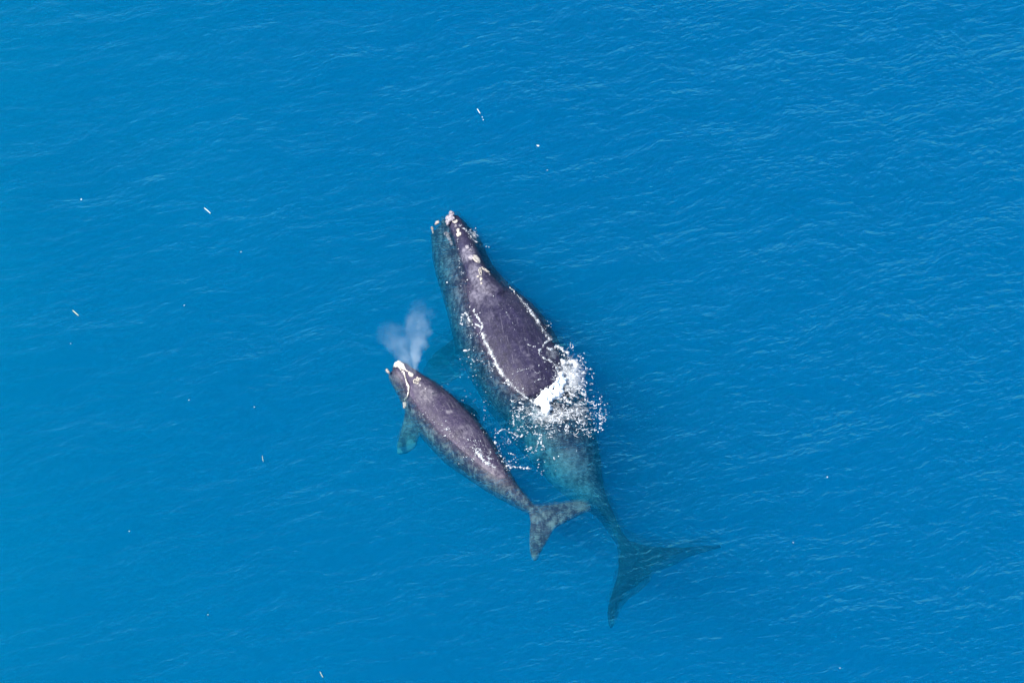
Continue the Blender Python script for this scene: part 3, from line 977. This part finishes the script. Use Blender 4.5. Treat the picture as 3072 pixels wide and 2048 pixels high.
t.l(t.math('MULTIPLY', t.math('MULTIPLY', cov, 2.6, clamp=True), 0.62), mxs.inputs[0])
t.l(tb.outputs[0], mxs.inputs[1])
t.l(bs.outputs[0], mxs.inputs[2])
t.l(mxs.outputs[0], o_.inputs['Surface'])
# (centre px, rx, ry, weight) patches and (points, half width, weight) bands
PATCH = [(Z2(1790, 1010), 85, 110, 1.0), (Z5(1200, 310), 150, 75, 0.8), (Z5(1640, 260), 95, 90, 0.7), (Z2(1560, 700), 45, 40, 0.8), (Z5(200, 880), 60, 45, 0.55), (Z5(620, 1060), 60, 28, 0.5),
         (Z2(470, 270), 45, 35, 0.6), (Z1(780, 450), 26, 26, 0.8)]
BAND = [(cr(Z(Z2, [(640, 430), (700, 580), (780, 740), (850, 890), (1000, 1075), (1200, 1260), (1320, 1335)]), 4), 24, 0.62),
        (cr(Z(Z2, [(1150, 0), (1300, 190), (1430, 390), (1540, 520)]), 4), 16, 0.66)]


def cover(x, y):
    w = 0.0
    for (cx, cy_), rx, ry, k in PATCH:
        d = math.hypot((x - cx) / rx, (y - cy_) / ry)
        w = max(w, k * (1 - d))
    for pts, hw, k in BAND:
        for (ax, ay), (bx, by) in zip(pts[:-1], pts[1:]):
            if min(ax, bx) - hw < x < max(ax, bx) + hw and min(ay, by) - hw < y < max(ay, by) + hw:
                dx, dy = bx - ax, by - ay
                u = max(0.0, min(1.0, ((x - ax) * dx + (y - ay) * dy) / (dx * dx + dy * dy + 1e-9)))
                w = max(w, k * (1 - math.hypot(x - ax - u * dx, y - ay - u * dy) / hw))
    return w


STEP = 4
gv, gi, gw, gf = [], {}, [], []
for iy in range(640 // STEP, 1480 // STEP):
    for ix in range(1280 // STEP, 1860 // STEP):
        w = cover(ix * STEP, iy * STEP)
        if w > -0.12:
            gi[(ix, iy)] = len(gv)
            gv.append(rest(ix * STEP, iy * STEP, 0.012)[0])
            gw.append(max(0.0, w))
for (ix, iy), i in gi.items():
    q = [gi.get(k) for k in ((ix, iy), (ix, iy + 1), (ix + 1, iy + 1), (ix + 1, iy))]
    if None not in q and max(gw[j] for j in q) > 0:
        gf.append(tuple(q))
film = link_mesh('foam_film', gv, gf, FILM)
film.data.attributes.new('cover', 'FLOAT', 'POINT').data.foreach_set('value', gw)
tag(film, 'thin see-through film of bubbles spread on the water round the splash and waterline', 'foam', kind='stuff')

# ------------------------------------------------------------------ the calf's blow
def plume(root, path, k, seed, core):
    """path: (px, py, z, radius); a soft cone of mist, its own axis as local z"""
    pts = [P(a, b, z) for a, b, z, r in path]
    a, b = pts[0], pts[-1]
    L = (b - a).length
    q = (b - a).to_track_quat('Z', 'Y')
    M = Matrix.Translation(a) @ q.to_matrix().to_4x4()
    rs = [p[3] for p in path]
    s = Soup()
    rings = []
    N = 14
    for i in range(N + 1):
        u = i / N
        x = u * (len(rs) - 1)
        j = min(int(x), len(rs) - 2)
        r = rs[j] + (rs[j + 1] - rs[j]) * (x - j)
        rings.append([Vector((r * math.cos(c), r * math.sin(c), u * L)) for c in [2 * math.pi * n_ / 24 for n_ in range(24)]])
    s.loft(rings)
    m = new_mat('mist')
    t = NT(m)
    out = t.n('ShaderNodeOutputMaterial')
    tc = t.n('ShaderNodeTexCoord')
    sp = t.n('ShaderNodeSeparateXYZ')
    t.l(tc.outputs['Object'], sp.inputs[0])
    u = t.math('DIVIDE', sp.outputs['Z'], L)
    cv = t.n('ShaderNodeValToRGB')
    els = cv.color_ramp.elements
    while len(els) < len(rs):
        els.new(0.5)
    for i, e in enumerate(els):
        e.position = i / (len(rs) - 1)
        e.color = (rs[i],) * 3 + (1,)
    t.l(u, cv.inputs['Fac'])
    rad2 = t.math('ADD', t.math('MULTIPLY', sp.outputs['X'], sp.outputs['X']), t.math('MULTIPLY', sp.outputs['Y'], sp.outputs['Y']))
    rr = t.math('DIVIDE', t.math('SQRT', rad2), cv.outputs['Color'])
    wob = t.noise(tc.outputs['Object'], 2.2, 3.0, 0.6)
    rr = t.math('ADD', rr, t.math('MULTIPLY', t.math('SUBTRACT', wob, 0.40), 2.8))
    soft = t.math('SUBTRACT', 1.0, rr, clamp=True)
    soft = t.math('MULTIPLY', soft, t.math('SUBTRACT', 2.0, soft))
    edge = t.math('DIVIDE', t.math('SQRT', rad2), cv.outputs['Color'])
    soft = t.math('MULTIPLY', soft, t.math('MULTIPLY', t.math('SUBTRACT', 1.0, edge, clamp=True), 4.0, clamp=True))
    ends = t.math('MULTIPLY', t.math('MULTIPLY', u, 9.0, clamp=True), t.math('MULTIPLY', t.math('SUBTRACT', 1.0, u), 3.2, clamp=True))
    mp = t.mapping(tc.outputs['Object'], 0, (1, 1, 0.55), (seed, seed, 0))
    nz = t.noise(mp, 4.2, 5.0, 0.65, 0.8)
    nz = t.math('MULTIPLY', t.math('SUBTRACT', nz, 0.33, clamp=True), 4.5)
    jet = t.math('MULTIPLY', t.math('POWER', t.math('SUBTRACT', 1.0, u, clamp=True), 3.0), core)
    d = t.math('MULTIPLY', t.math('MULTIPLY', soft, ends), t.math('ADD', nz, jet))
    d = t.math('MAXIMUM', t.math('MULTIPLY', d, k), 0.0)
    pv = t.n('ShaderNodeVolumeScatter')
    pv.inputs['Color'].default_value = (0.82, 0.94, 1.0, 1)
    pv.inputs['Anisotropy'].default_value = -0.5
    t.l(d, pv.inputs['Density'])
    t.l(pv.outputs[0], out.inputs['Volume'])
    o = link_mesh('mist_plume', s.v, s.f, m)
    o.parent = root
    o.matrix_parent_inverse = root.matrix_world.inverted()
    o.matrix_world = M
    return o


blow = empty('whale_blow', P(1244, 1140, 0.3))
tag(blow, 'forked V of pale mist blown up from the blowholes of the calf', 'whale blow')
plume(blow, [(1243, 1128, 0.38, 0.06), (1244, 1085, 0.9, 0.20), (1250, 1040, 1.5, 0.46), (1257, 980, 2.1, 0.62), (1262, 935, 2.6, 0.64), (1264, 895, 3.0, 0.45)], 0.27, 3.0, 6.0)
plume(blow, [(1240, 1126, 0.38, 0.06), (1222, 1090, 0.8, 0.28), (1200, 1055, 1.3, 0.54), (1175, 1015, 1.8, 0.60), (1145, 960, 2.3, 0.34)], 0.20, 11.0, 3.0)

plume(blow, [(1242, 1128, 0.38, 0.06), (1238, 1085, 0.85, 0.30), (1228, 1045, 1.4, 0.62), (1216, 1000, 1.9, 0.75), (1205, 960, 2.3, 0.5)], 0.09, 23.0, 5.0)

# ------------------------------------------------------------------ floating scraps
SCRAP = pale_material('bleached_scrap', (0.52, 0.58, 0.60, 1), (0.62, 0.68, 0.70, 1), 30.0)
SCRAP_Y = pale_material('yellow_scrap', (0.50, 0.52, 0.34, 1), (0.58, 0.60, 0.42, 1), 30.0)
GRP = 'pale scraps floating on the sea'


def blade(name, pts, w, mat, label, cat):
    """thin curled strip through (px, py) points, pointed at both ends"""
    pts = cr(pts, 6)
    cen = [P(x, y, 0.012 + 0.01 * math.sin(3.1 * i / max(1, len(pts) - 1))) for i, (x, y) in enumerate(pts)]
    rings = []
    for i, c in enumerate(cen):
        d = (cen[min(i + 1, len(cen) - 1)] - cen[max(i - 1, 0)]).normalized()
        sd = Vector((d.y, -d.x, 0))
        u = i / (len(cen) - 1)
        ww = 0.58 * w * (0.25 + 0.75 * math.sin(math.pi * (0.12 + 0.8 * u)) ** 0.7)
        rings.append([c + sd * (ww * math.cos(a)) + Vector((0, 0, 1)) * (0.012 * math.sin(a) + 0.25 * ww * math.cos(a) ** 2) for a in [2 * math.pi * k / 10 for k in range(10)]])
    s = Soup()
    s.loft(rings)
    return tag(link_mesh(name, s.v, s.f, mat), label, cat, GRP)


def fleck(px, py, a, b, ang, mat, label):
    """small cupped oval scrap"""
    a, b = a * 0.68, b * 0.68
    s = Soup()
    c = P(px, py, 0.015)
    rings = []
    for i in range(9):
        v = -math.pi / 2 + math.pi * i / 8
        rr, zz = max(0.02, math.cos(v)), math.sin(v)
        ring = []
        for k in range(14):
            h = 2 * math.pi * k / 14
            kk = 1 + 0.16 * math.sin(2 * h + px) + 0.08 * math.sin(3 * h + py)
            x, y = a * rr * math.cos(h) * kk, b * rr * math.sin(h) * kk
            ring.append(c + Vector((x * math.cos(ang) - y * math.sin(ang), x * math.sin(ang) + y * math.cos(ang), 0.018 * zz + 0.5 * (x * x + y * y) / a)))
        rings.append(ring)
    s.loft(rings)
    return tag(link_mesh('floating_scrap', s.v, s.f, mat), label, 'floating scrap', GRP)


blade('floating_strip', [(1432, 327), (1436, 334), (1441, 341)], 0.028, SCRAP, 'slim white strip trailing a row of dots, far above the adult whale', 'floating strip')
fleck(1447, 352, 0.03, 0.02, -1.0, SCRAP, 'dot just below the slim white strip, highest of its trail')
fleck(1450, 360, 0.045, 0.018, -1.25, SCRAP, 'thin dash below the slim white strip, lowest of its trail')
blade('floating_strip', [(613, 624), (619, 629), (626, 635), (632, 641)], 0.028, SCRAP, 'curved white strip tapering to a tail, in the upper left open water', 'floating strip')
blade('floating_strip', [(218, 931), (226, 938), (236, 947)], 0.026, SCRAP_Y, 'straight yellowish strip near the left edge of the open water', 'floating strip')
blade('floating_strip', [(960, 2014), (964, 2022), (969, 2031)], 0.014, SCRAP_Y, 'faint hair thin strip at the bottom edge of the picture', 'floating strip')
blade('floating_strip', [(787, 1366), (788, 1376), (790, 1384)], 0.011, SCRAP_Y, 'faint upright hair thin strip in the open water below and left of the calf', 'floating strip')
fleck(1614, 438, 0.082, 0.042, -0.5, SCRAP, 'largest white oval scrap, in open water above the adult whale')
fleck(1642, 511, 0.026, 0.022, 0.0, SCRAP, 'pinprick below the largest white oval scrap')
fleck(244, 599, 0.055, 0.032, 1.4, SCRAP, 'upright bright white oval scrap near the left edge')
fleck(212, 1031, 0.022, 0.018, 0.0, SCRAP, 'pinprick below the yellowish strip near the left edge')
fleck(723, 756, 0.035, 0.022, -0.2, SCRAP, 'white dot midway between the curved strip and the head of the adult')
fleck(553, 916, 0.030, 0.020, -0.3, SCRAP, 'white dot to the left of the mist blown by the calf')
fleck(567, 1200, 0.028, 0.022, 0.1, SCRAP, 'left one of two dots floating level with the calf')
fleck(763, 1221, 0.026, 0.022, 0.0, SCRAP, 'right one of two dots floating level with the calf')
fleck(2482, 1431, 0.040, 0.030, 0.8, SCRAP, 'bright dot in the open water right of the adult, above its flukes')
fleck(2380, 1627, 0.034, 0.015, -0.2, SCRAP, 'faint dash just right of the flukes of the adult')
fleck(388, 1593, 0.034, 0.022, 1.0, SCRAP_Y, 'yellowish dot in the lower left open water')
fleck(624, 1843, 0.026, 0.018, 0.0, SCRAP_Y, 'dull dot near the bottom left of the open water')
fleck(2520, 2003, 0.026, 0.020, 0.0, SCRAP, 'dot near the bottom edge, right of the flukes')
